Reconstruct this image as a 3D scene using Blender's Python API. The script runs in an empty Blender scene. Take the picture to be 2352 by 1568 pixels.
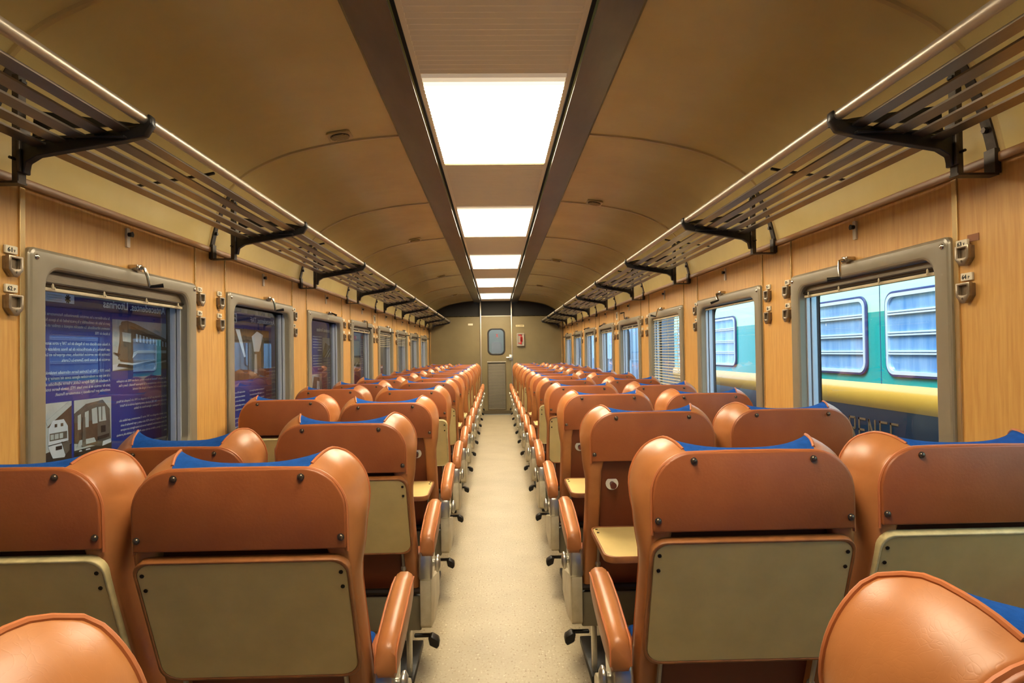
import bpy, bmesh, math, random
from mathutils import Vector, Matrix
random.seed(7)
PI = math.pi
sc = bpy.context.scene
COL = sc.collection

# ------------------------------------------------------------------ camera
YAW, PITCH, ROLL, FPX = .0246, .0163, .0148, 1497.0
EYE = Vector((-.0073, 0, 1.288))
def rows():
    c, s = math.cos(YAW), math.sin(YAW);   A = Matrix(((c, -s, 0), (s, c, 0), (0, 0, 1)))
    c, s = math.cos(PITCH), math.sin(PITCH); B = Matrix(((1, 0, 0), (0, c, s), (0, -s, c)))
    c, s = math.cos(ROLL), math.sin(ROLL);  D = Matrix(((c, 0, -s), (0, 1, 0), (s, 0, c)))
    return D @ B @ A
CM = rows()
camd = bpy.data.cameras.new('camera'); cam = bpy.data.objects.new('camera', camd); COL.objects.link(cam)
r_, f_, u_ = CM[0], CM[1], CM[2]
cam.matrix_world = Matrix(((r_[0], u_[0], -f_[0], EYE[0]), (r_[1], u_[1], -f_[1], EYE[1]), (r_[2], u_[2], -f_[2], EYE[2]), (0, 0, 0, 1)))
camd.sensor_width = 36; camd.lens = FPX/2352*36; camd.clip_start = .02; camd.clip_end = 200
sc.camera = cam

# ------------------------------------------------------------------ world, exposure
w = bpy.data.worlds.new('world'); sc.world = w; w.use_nodes = True
bg = w.node_tree.nodes['Background']; bg.inputs[0].default_value = (.46, .72, 1.0, 1); bg.inputs[1].default_value = 3.4
sc.view_settings.view_transform = 'Standard'; sc.view_settings.look = 'None'
sc.view_settings.gamma = 1; sc.view_settings.use_curve_mapping = False; sc.view_settings.exposure = 0.0
LAMP_COL, LAMP_STR = (1.0, .88, .65), 17.0
fill_sund = bpy.data.lights.new('fill_sun', 'SUN'); fill_sund.energy = 6.5; fill_sund.angle = math.radians(25); fill_sund.color = (.78, .93, 1.0)
fill_sun = bpy.data.objects.new('fill_sun', fill_sund); COL.objects.link(fill_sun)
fill_sun.rotation_euler = Vector((-.5, -.12, .87)).to_track_quat('Z', 'Y').to_euler()     # high, from beyond the left roof edge: added to brighten the train on the next track

# ------------------------------------------------------------------ materials
def lin(c):
    return tuple(((v/255)/12.92 if v/255 <= .04045 else ((v/255+.055)/1.055)**2.4) for v in c) + (1,)
MATS = {}
def mat(name, rgb, rough=.5, metal=0, bump=0, bscale=40, var=0, vscale=6, stretch=(1, 1, 1), spec=.5, emit=None, coat=0, var2=None):
    m = bpy.data.materials.new(name); m.use_nodes = True; nt = m.node_tree; n = nt.nodes; b = n['Principled BSDF']
    b.inputs['Roughness'].default_value = rough; b.inputs['Metallic'].default_value = metal
    b.inputs['Specular IOR Level'].default_value = spec
    if coat: b.inputs['Coat Weight'].default_value = coat; b.inputs['Coat Roughness'].default_value = .15
    col = lin(rgb); b.inputs['Base Color'].default_value = col
    if var or bump:
        tc = n.new('ShaderNodeTexCoord'); mp = n.new('ShaderNodeMapping'); mp.inputs['Scale'].default_value = stretch
        nt.links.new(tc.outputs['Object'], mp.inputs[0])
    if var:
        no = n.new('ShaderNodeTexNoise'); no.inputs['Scale'].default_value = vscale; no.inputs['Detail'].default_value = 5; no.inputs['Roughness'].default_value = .6
        nt.links.new(mp.outputs[0], no.inputs['Vector'])
        cr = n.new('ShaderNodeValToRGB'); cr.color_ramp.elements[0].position = .3; cr.color_ramp.elements[1].position = .7
        c2 = lin(var2) if var2 else tuple(v*(1-var) for v in col[:3]) + (1,)
        c3 = col if var2 else tuple(min(1, v*(1+var*.5)) for v in col[:3]) + (1,)
        cr.color_ramp.elements[0].color = c2; cr.color_ramp.elements[1].color = c3
        nt.links.new(no.outputs[0], cr.inputs[0]); nt.links.new(cr.outputs[0], b.inputs['Base Color'])
    if bump:
        nb = n.new('ShaderNodeTexNoise'); nb.inputs['Scale'].default_value = bscale; nb.inputs['Detail'].default_value = 4
        nt.links.new(mp.outputs[0], nb.inputs['Vector'])
        bp = n.new('ShaderNodeBump'); bp.inputs['Strength'].default_value = bump; bp.inputs['Distance'].default_value = .01
        nt.links.new(nb.outputs[0], bp.inputs['Height']); nt.links.new(bp.outputs[0], b.inputs['Normal'])
    if emit:
        b.inputs['Emission Color'].default_value = emit[0] + (1,); b.inputs['Emission Strength'].default_value = emit[1]
    MATS[name] = m; return m
def leather(name, rgb, dark, rough):
    m = mat(name, rgb, rough, spec=.45, var=.2, vscale=7, var2=dark); nt = m.node_tree; n = nt.nodes; b = n['Principled BSDF']
    tc = [x for x in n if x.type == 'TEX_COORD'][0]
    v = n.new('ShaderNodeTexVoronoi'); v.feature = 'DISTANCE_TO_EDGE'; v.inputs['Scale'].default_value = 75
    no = n.new('ShaderNodeTexNoise'); no.inputs['Scale'].default_value = 9; no.inputs['Detail'].default_value = 3
    mx = n.new('ShaderNodeMixRGB'); mx.inputs[0].default_value = .28
    nt.links.new(tc.outputs['Object'], no.inputs['Vector']); nt.links.new(tc.outputs['Object'], mx.inputs[1]); nt.links.new(no.outputs['Color'], mx.inputs[2]); nt.links.new(mx.outputs[0], v.inputs['Vector'])
    mr = n.new('ShaderNodeMapRange'); mr.inputs[1].default_value = 0; mr.inputs[2].default_value = .06
    nt.links.new(v.outputs['Distance'], mr.inputs[0])
    n2 = n.new('ShaderNodeTexNoise'); n2.inputs['Scale'].default_value = 14; n2.inputs['Detail'].default_value = 4
    nt.links.new(tc.outputs['Object'], n2.inputs['Vector'])
    ad = n.new('ShaderNodeMath'); ad.operation = 'MULTIPLY_ADD'; ad.inputs[1].default_value = .12
    nt.links.new(mr.outputs[0], ad.inputs[0]); nt.links.new(n2.outputs[0], ad.inputs[2])
    bp = n.new('ShaderNodeBump'); bp.inputs['Strength'].default_value = .09; bp.inputs['Distance'].default_value = .004
    nt.links.new(ad.outputs[0], bp.inputs['Height']); nt.links.new(bp.outputs[0], b.inputs['Normal'])
    return m
leather('leather', (184, 120, 70), (166, 102, 56), .36)
mat('leather_panel', (164, 93, 48), .42, var=.15, vscale=5, bump=.05, bscale=160, var2=(148, 78, 40))
mat('piping', (184, 108, 64), .4)
mat('dark_board', (122, 58, 30), .5, var=.2, vscale=5)
mat('blue_fabric', (22, 78, 160), .95, var=.25, vscale=60, bump=.25, bscale=500, spec=.15)
mat('tray_face', (216, 190, 126), .42, var=.10, vscale=9, bump=.02, bscale=200)
mat('trim_brown', (156, 98, 54), .4, var=.3, vscale=20)
mat('trim_beige', (222, 204, 150), .4, var=.25, vscale=25)
mat('dark_metal', (60, 50, 42), .35, .8)
mat('screw_bronze', (112, 98, 84), .3, .8)
mat('black_metal', (22, 19, 17), .4, .1)
mat('worn_black', (70, 60, 50), .45, .5, var=.5, vscale=30)
mat('aluminium', (214, 210, 198), .28, .85, var=.12, vscale=20, bump=.03)
mat('frame_paint', (206, 196, 168), .35, .25, var=.35, vscale=9, var2=(168, 152, 120))
mat('base_paint', (112, 102, 78), .5, var=.2, vscale=6)
mat('chrome', (200, 190, 175), .18, 1.0)
mat('white_plastic', (220, 214, 200), .4)
mat('brown_peg', (96, 44, 30), .4)
mat('slat_steel', (150, 138, 124), .3, .9, var=.25, vscale=5, stretch=(3, .6, 3))
mat('rail_steel', (190, 180, 166), .40, .9, bump=.04, bscale=60)
mat('ceiling_cream', (212, 192, 132), .22, var=.08, vscale=2.5, bump=.5, bscale=3.2, spec=.5, var2=(202, 180, 118))
mat('rib_cream', (190, 164, 108), .35)
mat('strip_steel', (118, 108, 98), .3, .85, var=.3, vscale=2.5, stretch=(2, .5, 2), bump=.05, bscale=10)
mat('trough_leak_glow', (222, 200, 158), .45, emit=((1.0, .72, .42), .05))  # unlit plastic; weak emission stands in for lamp light leaking along the trough
mat('lamp_lit', (255, 250, 240), .5, emit=(LAMP_COL, LAMP_STR))
for _q, _e in enumerate((.22, .55, 1.4)): mat('lamp_edge%d' % _q, (222, 205, 170), .45, emit=((1.0, .84, .60), _e))
mat('lamp_low', (255, 250, 240), .5, emit=(LAMP_COL, LAMP_STR*.7))
mat('gap_black', (14, 11, 9), .8)
mat('window_paint', (146, 136, 116), .32, .15, var=.05, vscale=12, spec=.6)
mat('jamb_grey', (196, 202, 214), .35, .3)
mat('rubber', (26, 22, 22), .6)
mat('blind_beige', (206, 190, 156), .5)
mat('blind_stack', (120, 106, 84), .5, var=.3, vscale=30, stretch=(1, 1, 30))
mat('end_wall', (118, 104, 70), .45, var=.07, vscale=4, bump=.03, bscale=80)
mat('end_dark', (26, 20, 13), .7)
mat('louvre', (84, 73, 50), .45, .2)
mat('grey_metal', (170, 160, 145), .35, .7)
mat('red_paint', (176, 30, 26), .4)
mat('plate_white', (226, 216, 190), .45)
mat('ink', (20, 18, 16), .6)
mat('clip_metal', (148, 134, 114), .3, .75, var=.2, vscale=40)
mat('panel_patch', (140, 86, 46), .6)
mat('tin_gold', (214, 184, 130), .25, .7)
mat('tin_pale', (206, 196, 176), .4, .4)
mat('brown_trim', (140, 98, 54), .4, var=.1, vscale=20)
mat('board_blue', (30, 54, 150), .45, var=.06, vscale=3)
mat('board_band', (26, 36, 112), .45)
mat('print_white', (196, 208, 228), .6)
mat('print_light', (176, 188, 198), .6, var=.12, vscale=18)
mat('print_mid', (96, 92, 88), .6, var=.3, vscale=20)
mat('print_brown', (92, 72, 58), .6, var=.3, vscale=22)
mat('print_dark', (40, 34, 32), .6)
mat('hall_wall', (104, 90, 74), .8, var=.25, vscale=2.5, stretch=(1, 6, .4))
mat('ground', (70, 66, 62), .9, var=.3, vscale=4)
mat('train_teal', (0, 158, 150), .22, var=.06, vscale=2, coat=.4)
mat('train_green', (196, 232, 190), .25, var=.05, vscale=2, coat=.4)
mat('train_yellow', (222, 162, 62), .25, var=.06, vscale=2, coat=.4)
mat('train_navy', (14, 34, 48), .3, coat=.2)
mat('train_letters', (96, 66, 34), .5)
mat('train_rubber', (52, 60, 110), .5)
mat('train_alu', (226, 232, 238), .3, .3)
mat('train_pane', (172, 200, 228), .08, .2, var=.5, vscale=1.6, stretch=(1, 4, .6), var2=(96, 146, 200))  # streaked pale blue stands in for sky reflected in the glass
mat('coach_pale', (150, 176, 200), .35, .3, var=.3, vscale=2.5, stretch=(1, 5, .3))
mat('beyond_door', (206, 216, 214), .6)
# wood with upright grain
m = mat('wood', (212, 158, 88), .42, spec=.4)
nt = m.node_tree; n = nt.nodes; b = n['Principled BSDF']
tc = n.new('ShaderNodeTexCoord'); mp = n.new('ShaderNodeMapping'); mp.inputs['Scale'].default_value = (1, 14, 1.1)
no = n.new('ShaderNodeTexNoise'); no.inputs['Scale'].default_value = 5.5; no.inputs['Detail'].default_value = 7; no.inputs['Distortion'].default_value = .5
cr = n.new('ShaderNodeValToRGB'); e = cr.color_ramp.elements
e[0].position = .28; e[0].color = lin((196, 144, 76)); e[1].position = .66; e[1].color = lin((214, 166, 94))
nt.links.new(tc.outputs['Object'], mp.inputs[0]); nt.links.new(mp.outputs[0], no.inputs['Vector']); nt.links.new(no.outputs[0], cr.inputs[0]); nt.links.new(cr.outputs[0], b.inputs['Base Color'])
# speckled linoleum
m = mat('lino', (196, 176, 134), .42, spec=.4)
nt = m.node_tree; n = nt.nodes; b = n['Principled BSDF']
tc = n.new('ShaderNodeTexCoord')
mp = n.new('ShaderNodeMapping'); mp.inputs['Scale'].default_value = (1.6, 1, 1); nt.links.new(tc.outputs['Object'], mp.inputs[0])
n1 = n.new('ShaderNodeTexNoise'); n1.inputs['Scale'].default_value = 70; n1.inputs['Detail'].default_value = 2
n2 = n.new('ShaderNodeTexNoise'); n2.inputs['Scale'].default_value = 3; n2.inputs['Detail'].default_value = 6
nt.links.new(mp.outputs[0], n1.inputs['Vector']); nt.links.new(tc.outputs['Object'], n2.inputs['Vector'])
c1 = n.new('ShaderNodeValToRGB'); e = c1.color_ramp.elements
e[0].position = .30; e[0].color = lin((124, 102, 72)); e[1].position = .37; e[1].color = lin((170, 156, 128))
q = e.new(.66); q.color = lin((174, 161, 134)); q = e.new(.72); q.color = lin((220, 210, 184))
c2 = n.new('ShaderNodeValToRGB'); e = c2.color_ramp.elements
e[0].position = .25; e[0].color = (.84, .82, .79, 1); e[1].position = .65; e[1].color = (1, 1, 1, 1)
mx = n.new('ShaderNodeMixRGB'); mx.blend_type = 'MULTIPLY'; mx.inputs[0].default_value = 1
nt.links.new(n1.outputs[0], c1.inputs[0]); nt.links.new(n2.outputs[0], c2.inputs[0]); nt.links.new(c1.outputs[0], mx.inputs[1]); nt.links.new(c2.outputs[0], mx.inputs[2]); nt.links.new(mx.outputs[0], b.inputs['Base Color'])
# thin window glass
m = bpy.data.materials.new('glass'); m.use_nodes = True; nt = m.node_tree; n = nt.nodes; n.clear()
o = n.new('ShaderNodeOutputMaterial'); mi = n.new('ShaderNodeMixShader'); tr = n.new('ShaderNodeBsdfTransparent'); gl = n.new('ShaderNodeBsdfGlossy'); fr = n.new('ShaderNodeLayerWeight'); fr.inputs[0].default_value = .5
pw = n.new('ShaderNodeMath'); pw.operation = 'POWER'; pw.inputs[1].default_value = 4.0
ma = n.new('ShaderNodeMath'); ma.operation = 'MULTIPLY_ADD'; ma.inputs[1].default_value = .85; ma.inputs[2].default_value = .075
gl.inputs['Roughness'].default_value = 0.01; tr.inputs[0].default_value = (.93, .97, .98, 1)
nt.links.new(fr.outputs['Facing'], pw.inputs[0]); nt.links.new(pw.outputs[0], ma.inputs[0]); nt.links.new(ma.outputs[0], mi.inputs[0]); nt.links.new(tr.outputs[0], mi.inputs[1]); nt.links.new(gl.outputs[0], mi.inputs[2]); nt.links.new(mi.outputs[0], o.inputs[0])
MATS['glass'] = m

# ------------------------------------------------------------------ mesh helpers
class MB:
    def __init__(s): s.v = []; s.f = []
    def add(s, vs, fs):
        k = len(s.v); s.v += [tuple(p) for p in vs]; s.f += [tuple(i+k for i in f) for f in fs]; return s
    def box(s, x0, x1, y0, y1, z0, z1):
        return s.add([(x0,y0,z0),(x1,y0,z0),(x1,y1,z0),(x0,y1,z0),(x0,y0,z1),(x1,y0,z1),(x1,y1,z1),(x0,y1,z1)],
                     [(0,3,2,1),(4,5,6,7),(0,1,5,4),(1,2,6,5),(2,3,7,6),(3,0,4,7)])
    def grid(s, rows_, close=False):
        n_, m_ = len(rows_), len(rows_[0]); vs = [p for r in rows_ for p in r]; fs = []
        for i in range(n_-1):
            for j in range(m_ if close else m_-1):
                j2 = (j+1) % m_; fs.append((i*m_+j, i*m_+j2, (i+1)*m_+j2, (i+1)*m_+j))
        return s.add(vs, fs)
    def tube(s, pts, r, k=8, cap=True):
        pts = [Vector(p) for p in pts]; rs = []; prev = None
        for i, p in enumerate(pts):
            d = (pts[min(i+1, len(pts)-1)] - pts[max(i-1, 0)]).normalized()
            if prev is None:
                a = d.cross(Vector((0, 0, 1))); a = d.cross(Vector((1, 0, 0))) if a.length < .1 else a
            else: a = prev - d*prev.dot(d)
            a.normalize(); b_ = d.cross(a); prev = a
            rr = r[i] if isinstance(r, (list, tuple)) else r
            rs.append([tuple(p + a*rr*math.cos(2*PI*j/k) + b_*rr*math.sin(2*PI*j/k)) for j in range(k)])
        s.grid(rs, True); base = len(s.v) - len(pts)*k
        if cap:
            s.f.append(tuple(base+j for j in range(k))[::-1]); s.f.append(tuple(base+(len(pts)-1)*k+j for j in range(k)))
        return s
    def prism(s, poly, axis, a0, a1):
        def P(p, a): return (a, p[0], p[1]) if axis == 'x' else ((p[0], a, p[1]) if axis == 'y' else (p[0], p[1], a))
        n_ = len(poly)
        return s.add([P(p, a0) for p in poly] + [P(p, a1) for p in poly],
                     [tuple(range(n_))[::-1], tuple(range(n_, 2*n_))] + [(i, (i+1) % n_, n_+(i+1) % n_, n_+i) for i in range(n_)])
    def ring(s, outer, inner, axis, a0, a1):
        def P(p, a): return (a, p[0], p[1]) if axis == 'x' else ((p[0], a, p[1]) if axis == 'y' else (p[0], p[1], a))
        n_ = len(outer); vs = [P(p, a0) for p in outer]+[P(p, a0) for p in inner]+[P(p, a1) for p in outer]+[P(p, a1) for p in inner]; fs = []
        for i in range(n_):
            j = (i+1) % n_
            fs += [(i, j, n_+j, n_+i), (2*n_+i, 3*n_+i, 3*n_+j, 2*n_+j), (i, 2*n_+i, 2*n_+j, j), (n_+i, n_+j, 3*n_+j, 3*n_+i)]
        return s.add(vs, fs)
    def ball(s, c, rx, ry, rz, k=10):
        rs = []
        for i in range(1, 6):
            t = PI*i/6; rs.append([(c[0]+rx*math.sin(t)*math.cos(2*PI*j/k), c[1]+ry*math.sin(t)*math.sin(2*PI*j/k), c[2]+rz*math.cos(t)) for j in range(k)])
        b0 = len(s.v); s.grid(rs, True)
        s.v += [(c[0], c[1], c[2]+rz), (c[0], c[1], c[2]-rz)]; T = len(s.v)-2
        for j in range(k):
            s.f.append((T, b0+j, b0+(j+1) % k)); s.f.append((T+1, b0+4*k+(j+1) % k, b0+4*k+j))
        return s
    def mesh(s, name, m_, bevel=0, seg=2, smooth=True, sx=1, tf=None, ang=35):
        me = bpy.data.meshes.new(name)
        vs = s.v
        if tf: vs = [tf(p) for p in vs]
        if sx < 0: vs = [(-p[0], p[1], p[2]) for p in vs]
        me.from_pydata(vs, [], s.f)
        bm = bmesh.new(); bm.from_mesh(me)
        bmesh.ops.recalc_face_normals(bm, faces=bm.faces)
        if bevel:
            ed = [e_ for e_ in bm.edges if len(e_.link_faces) == 2 and e_.calc_face_angle(0) > .5]
            bmesh.ops.bevel(bm, geom=ed, offset=bevel, segments=seg, affect='EDGES', profile=.5, clamp_overlap=True)
        for f in bm.faces: f.smooth = smooth
        for e_ in bm.edges:
            if len(e_.link_faces) == 2 and e_.calc_face_angle(0) > math.radians(ang): e_.smooth = False
        bm.to_mesh(me); bm.free()
        me.materials.append(MATS[m_]); return me

def obj(name, me, parent=None, loc=(0,0,0), rx=0, ry=0, rz=0, scale=None, kind=None, label=None, cat=None, group=None):
    o = bpy.data.objects.new(name, me); COL.objects.link(o)
    o.location = loc; o.rotation_euler = (rx, ry, rz)
    if scale: o.scale = scale
    if parent: o.parent = parent
    if kind: o['kind'] = kind
    if label: o['label'] = label
    if cat: o['category'] = cat
    if group: o['group'] = group
    return o
def empty(name, loc=(0,0,0), **k):
    o = obj(name, None, loc=loc, **k); o.empty_display_size = .1; return o
def rrect(x0, x1, z0, z1, r, k=6, rb=None):
    rb = r if rb is None else rb; pts = []
    for cx, cz, a, rr in ((x1-rb, z0+rb, -90, rb), (x1-r, z1-r, 0, r), (x0+r, z1-r, 90, r), (x0+rb, z0+rb, 180, rb)):
        for i in range(k+1):
            t = math.radians(a + 90*i/k); pts.append((cx+rr*math.cos(t), cz+rr*math.sin(t)))
    return pts
ORD = ['first', 'second', 'third', 'fourth', 'fifth', 'sixth', 'seventh', 'eighth', 'ninth', 'tenth', 'eleventh', 'twelfth', 'thirteenth', 'fourteenth']
YB, YE = -1.6, 13.51            # the carriage runs from behind the camera to the end wall
E0 = 1.288                      # eye height, heights below are given above it
def text_mesh(s, m_, width=None, size=.02, bold=0, extrude=0.0004, align='LEFT'):
    cu = bpy.data.curves.new('t', 'FONT'); cu.body = s; cu.size = size; cu.extrude = extrude; cu.offset = bold; cu.resolution_u = 2; cu.align_x = align
    to = bpy.data.objects.new('t', cu); COL.objects.link(to)
    me = bpy.data.meshes.new_from_object(to.evaluated_get(bpy.context.evaluated_depsgraph_get()))
    bpy.data.objects.remove(to); bpy.data.curves.remove(cu)
    if width:
        xs = [v.co.x for v in me.vertices]; k = width/(max(xs)-min(xs))
        for v in me.vertices: v.co.x *= k
    me.materials.clear(); me.materials.append(MATS[m_]); return me

# ------------------------------------------------------------------ floor, ceiling
obj('floor', MB().box(-1.44, 1.44, YB, YE+.02, -.04, 0).mesh('floor', 'lino', smooth=False), kind='structure')
prof = [(.467,1.073),(.60,1.062),(.731,1.046),(.87,1.02),(.992,.991),(1.075,.962),(1.145,.930),(1.205,.897),(1.250,.862),(1.29,.82),(1.322,.77),(1.35,.71),(1.372,.65),(1.388,.59),(1.40,.535)]
# smooth the profile a little by resampling a Catmull-Rom curve
def cr_curve(p, k=3):
    out = []
    for i in range(len(p)-1):
        a, b_, c, d = [Vector(p[max(0, min(len(p)-1, j))]) for j in (i-1, i, i+1, i+2)]
        for t in range(k):
            t /= k; out.append(tuple(.5*((2*b_)+(-a+c)*t+(2*a-5*b_+4*c-d)*t*t+(-a+3*b_-3*c+d)*t**3)))
    return out+[p[-1]]
prof = cr_curve(prof)
ceil = MB()
for s in (-1, 1):
    ys = [YB+(YE+.15-YB)*i/60 for i in range(61)]
    ceil.grid([[(s*x, y, E0+h) for x, h in prof] for y in ys])
    ceil.grid([[(s*(x+.03), y, E0+h+.03) for x, h in prof] for y in (YB, YE+.15)])
ceil.box(-.5, .5, YB, YE+.15, E0+1.16, E0+1.2)
CE = obj('ceiling', ceil.mesh('ceiling', 'ceiling_cream'), kind='structure')
ribm = {}
for s in (-1, 1):
    rb = MB(); a = [(s*x, -.012, E0+h) for x, h in prof]; b_ = [(s*(x-.004), -.008, E0+h-.007) for x, h in prof]
    c = [(s*(x-.004), .008, E0+h-.007) for x, h in prof]; d = [(s*x, .012, E0+h) for x, h in prof]
    rb.grid([a, b_, c, d]); g = MB()
    ribm[s] = rb.mesh('rib', 'rib_cream', ang=60)
for k in range(-1, 9):
    for s in (-1, 1): obj('rib', ribm[s], CE, loc=(0, 1.7798+1.4387*k-.02, 0))
# steel strips beside the lighting trough, dark gap, pale flange
for s in (-1, 1):
    m_ = MB().prism([(s*.312, E0+1.027), (s*.455, E0+1.050), (s*.468, E0+1.062), (s*.468, E0+1.080), (s*.455, E0+1.065), (s*.312, E0+1.034)], 'y', YB, YE)
    obj('steel_strip', m_.mesh('steel_strip', 'strip_steel', ang=20), CE)
    obj('gap_strip', MB().box(min(s*.300, s*.3125), max(s*.300, s*.3125), YB, YE, E0+1.06, E0+1.16).mesh('gap', 'gap_black'), CE)
    obj('trough_flange', MB().box(min(s*.281, s*.301), max(s*.281, s*.301), YB, YE, E0+1.066, E0+1.12).mesh('flange', 'trough_leak_glow'), CE)
def LN(): return [o.name for o in COL.objects if o.name.startswith('ceiling_light')][-1]
LIT = [(.16, 1.36), (2.4765, 3.6582), (4.738, 5.977), (7.066, 8.281), (9.321, 10.601), (11.709, 12.926)]
def corr(y0, y1, mt):
    n_ = max(1, round((y1-y0)/.0375)); q = (y1-y0)/n_; pr = []
    for i in range(n_):
        y = y0+i*q; pr += [(y, E0+1.090), (y+q*.84, E0+1.066), (y+q*.97, E0+1.0655)]
    pr.append((y1, E0+1.083))
    m_ = MB(); m_.grid([[(x, y, z) for y, z in pr] for x in (-.2825, .2825)])
    return m_.mesh('diffuser', mt, smooth=False)
prev = YB
for i, (a, b_) in enumerate(LIT):
    obj('diffuser_panel', corr(prev, a, 'trough_leak_glow'), CE); prev = b_
    w_ = ['just above the camera', 'nearest and largest', 'second nearest', 'third nearest', 'fourth nearest', 'farthest and smallest'][i]
    o = corr(a+.115, b_, 'lamp_low' if i == 0 else 'lamp_lit')
    obj('ceiling_light', o, label='glowing white ribbed light panel in the ceiling trough, ' + w_, cat='ceiling light', group='lit panels along the ceiling')
    for q in range(3): obj('dimmer_edge', corr(a+.0383*q, a+.0383*(q+1), 'lamp_edge%d' % q), bpy.context.scene.objects[LN()])
obj('diffuser_panel', corr(prev, YE, 'trough_leak_glow'), CE)
# round vents in the vault
for i, (s, x, h, y) in enumerate([(-1,.735,1.045,3.10), (1,.70,1.05,4.56), (-1,.735,1.045,5.98), (1,.70,1.05,7.45), (-1,.735,1.045,8.85), (1,.70,1.05,10.3), (-1,.735,1.045,11.7)]):
    v = empty('ceiling_vent', (s*x, y, E0+h-.006), label='small round grille on a square plate in the %s ceiling vault, %s from the camera' % ('left' if s < 0 else 'right', ORD[i//2]), cat='vent', group='round grilles in the ceiling vault')
    v.rotation_euler = (0, s*.17, 0)
    obj('plate', MB().prism(rrect(-.055, .055, -.055, .055, .012, 3), 'z', -.004, .004).mesh('plate', 'rib_cream', ang=50), v)
    obj('grille', MB().prism([(.045*math.cos(t*PI/12), .045*math.sin(t*PI/12)) for t in range(24)], 'z', -.008, -.003).mesh('grille', 'louvre'), v)
    for j in range(-3, 4):
        l = math.sqrt(.043**2-(j*.012)**2)
        obj('grille_slat', MB().box(-l, l, j*.012-.0025, j*.012+.0025, -.012, -.007).mesh('gs', 'rib_cream'), v)

# ------------------------------------------------------------------ side walls and windows
WY = [1.957+1.4387*k for k in range(-2, 8)]; WL = 1.078
ZT, ZB = E0+.3356, .80
TRIM0, TRIM1 = E0+.507, E0+.535
ytop = [WY[0]-.3]
ring_o = rrect(0, WL, ZB, ZT, .022, 4); ring_i = rrect(.075, WL-.075, ZB+.08, E0+.278, .065, 8)
def resample(poly, n_=60):
    L = [0]
    for i in range(len(poly)): L.append(L[-1]+math.dist(poly[i], poly[(i+1) % len(poly)]))
    out = []
    for k in range(n_):
        t = L[-1]*k/n_; i = max(j for j in range(len(poly)) if L[j] <= t); u = (t-L[i])/max(1e-9, L[i+1]-L[i])
        p, q_ = poly[i], poly[(i+1) % len(poly)]; out.append((p[0]+(q_[0]-p[0])*u, p[1]+(q_[1]-p[1])*u))
    return out
def scaled(poly, d):   # inset a convex rounded outline towards its centre
    cx = WL/2; cz = (ZB+ZT)/2; out = []
    xs = [p[0] for p in poly]; zs = [p[1] for p in poly]; hw = (max(xs)-min(xs))/2; hz = (max(zs)-min(zs))/2; mx_ = (max(xs)+min(xs))/2; mz = (max(zs)+min(zs))/2
    return [(mx_+(p[0]-mx_)*(hw-d)/hw, mz+(p[1]-mz)*(hz-d)/hz) for p in poly]
# matching point counts: rebuild both outlines with the same segments
ring_o = rrect(0, WL, ZB, ZT, .024, 8); 
frame_m = {}; jamb_m = {}
for s in (-1, 1):
    m_ = MB(); X = lambda a: s*(1.4-a)
    loops = [(ring_o, -.002), (ring_o, .012), (scaled(ring_o, .004), .0165), (scaled(ring_o, .010), .019), (scaled(ring_o, .016), .0195), (scaled(ring_i, -.017), .0195), (scaled(ring_i, -.010), .0185), (scaled(ring_i, -.004), .015), (ring_i, .008), (ring_i, -.02)]
    m_.grid([[(X(a), p[0], p[1]) for p in lp] for lp, a in loops], True)
    frame_m[s] = m_.mesh('window_frame', 'window_paint', ang=13)
    m_ = MB(); m_.grid([[(X(a), p[0], p[1]) for p in lp] for lp, a in [(ring_i, -.019), (scaled(ring_i, -.012), -.022), (scaled(ring_i, -.012), -.085), (ring_i, -.086)]], True)
    jamb_m[s] = m_.mesh('jamb', 'rubber', ang=50)
screw_m = MB().ball((0,0,0), .004, .009, .009, 8).mesh('screw', 'chrome')
def xbox(s, a0, a1, y0, y1, z0, z1):
    return MB().box(min(s*a0, s*a1), max(s*a0, s*a1), y0, y1, z0, z1)
profile_m = {s: xbox(s, 1.420, 1.434, 0, .012, ZB+.08, E0+.27).box(min(s*1.440, s*1.462), max(s*1.440, s*1.462), -.004, .012, ZB+.08, E0+.27).mesh('profile', 'jamb_grey', ang=30) for s in (-1, 1)}
crank = {}
for s in (-1, 1):
    sx = s
    base = MB().prism([(-.022, -.004), (.014, -.010), (.016, .018), (-.024, .014)], 'x', 1.365, 1.402)
    crank[s] = base.mesh('crank_base', 'chrome', bevel=.003, sx=s)
crank_arm = {s: MB().tube([(1.37, 0, .004), (1.352, .004, .002), (1.345, .012, -.03), (1.343, .022, -.066)], [.009, .007, .006, .006], 8).mesh('crank_arm', 'chrome', sx=s) for s in (-1, 1)}
crank_grip = {s: MB().tube([(1.343, .022, -.066), (1.325, .03, -.064), (1.30, .042, -.060)], [.0055, .0065, .0085], 8).mesh('crank_grip', 'black_metal', sx=s) for s in (-1, 1)}
hookplate = {s: MB().prism(rrect(-.011, .011, -.036, .036, .004, 2), 'x', 1.392, 1.401).mesh('plate', 'tin_pale', sx=s) for s in (-1, 1)}
hookknob = {s: MB().tube([(1.395, 0, .012), (1.380, 0, .012), (1.377, 0, .012)], [.008, .009, .011], 10).mesh('knob', 'black_metal', sx=s) for s in (-1, 1)}
knot_m = MB().ball((0,0,0), .004, .005, .010, 6).ball((.002, .006, -.006), .003, .004, .005, 6).mesh('knot', 'blind_beige')
slat_m = {s: MB().add([(s*1.408, .08, -.004), (s*1.408, WL-.08, -.004), (s*1.42, WL-.08, .002), (s*1.42, .08, .002), (s*1.432, WL-.08, -.002), (s*1.432, .08, -.002)], [(0,1,2,3), (3,2,4,5)]).mesh('slat', 'blind_beige') for s in (-1, 1)}
WN = {-1: 'left', 1: 'right'}
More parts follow.
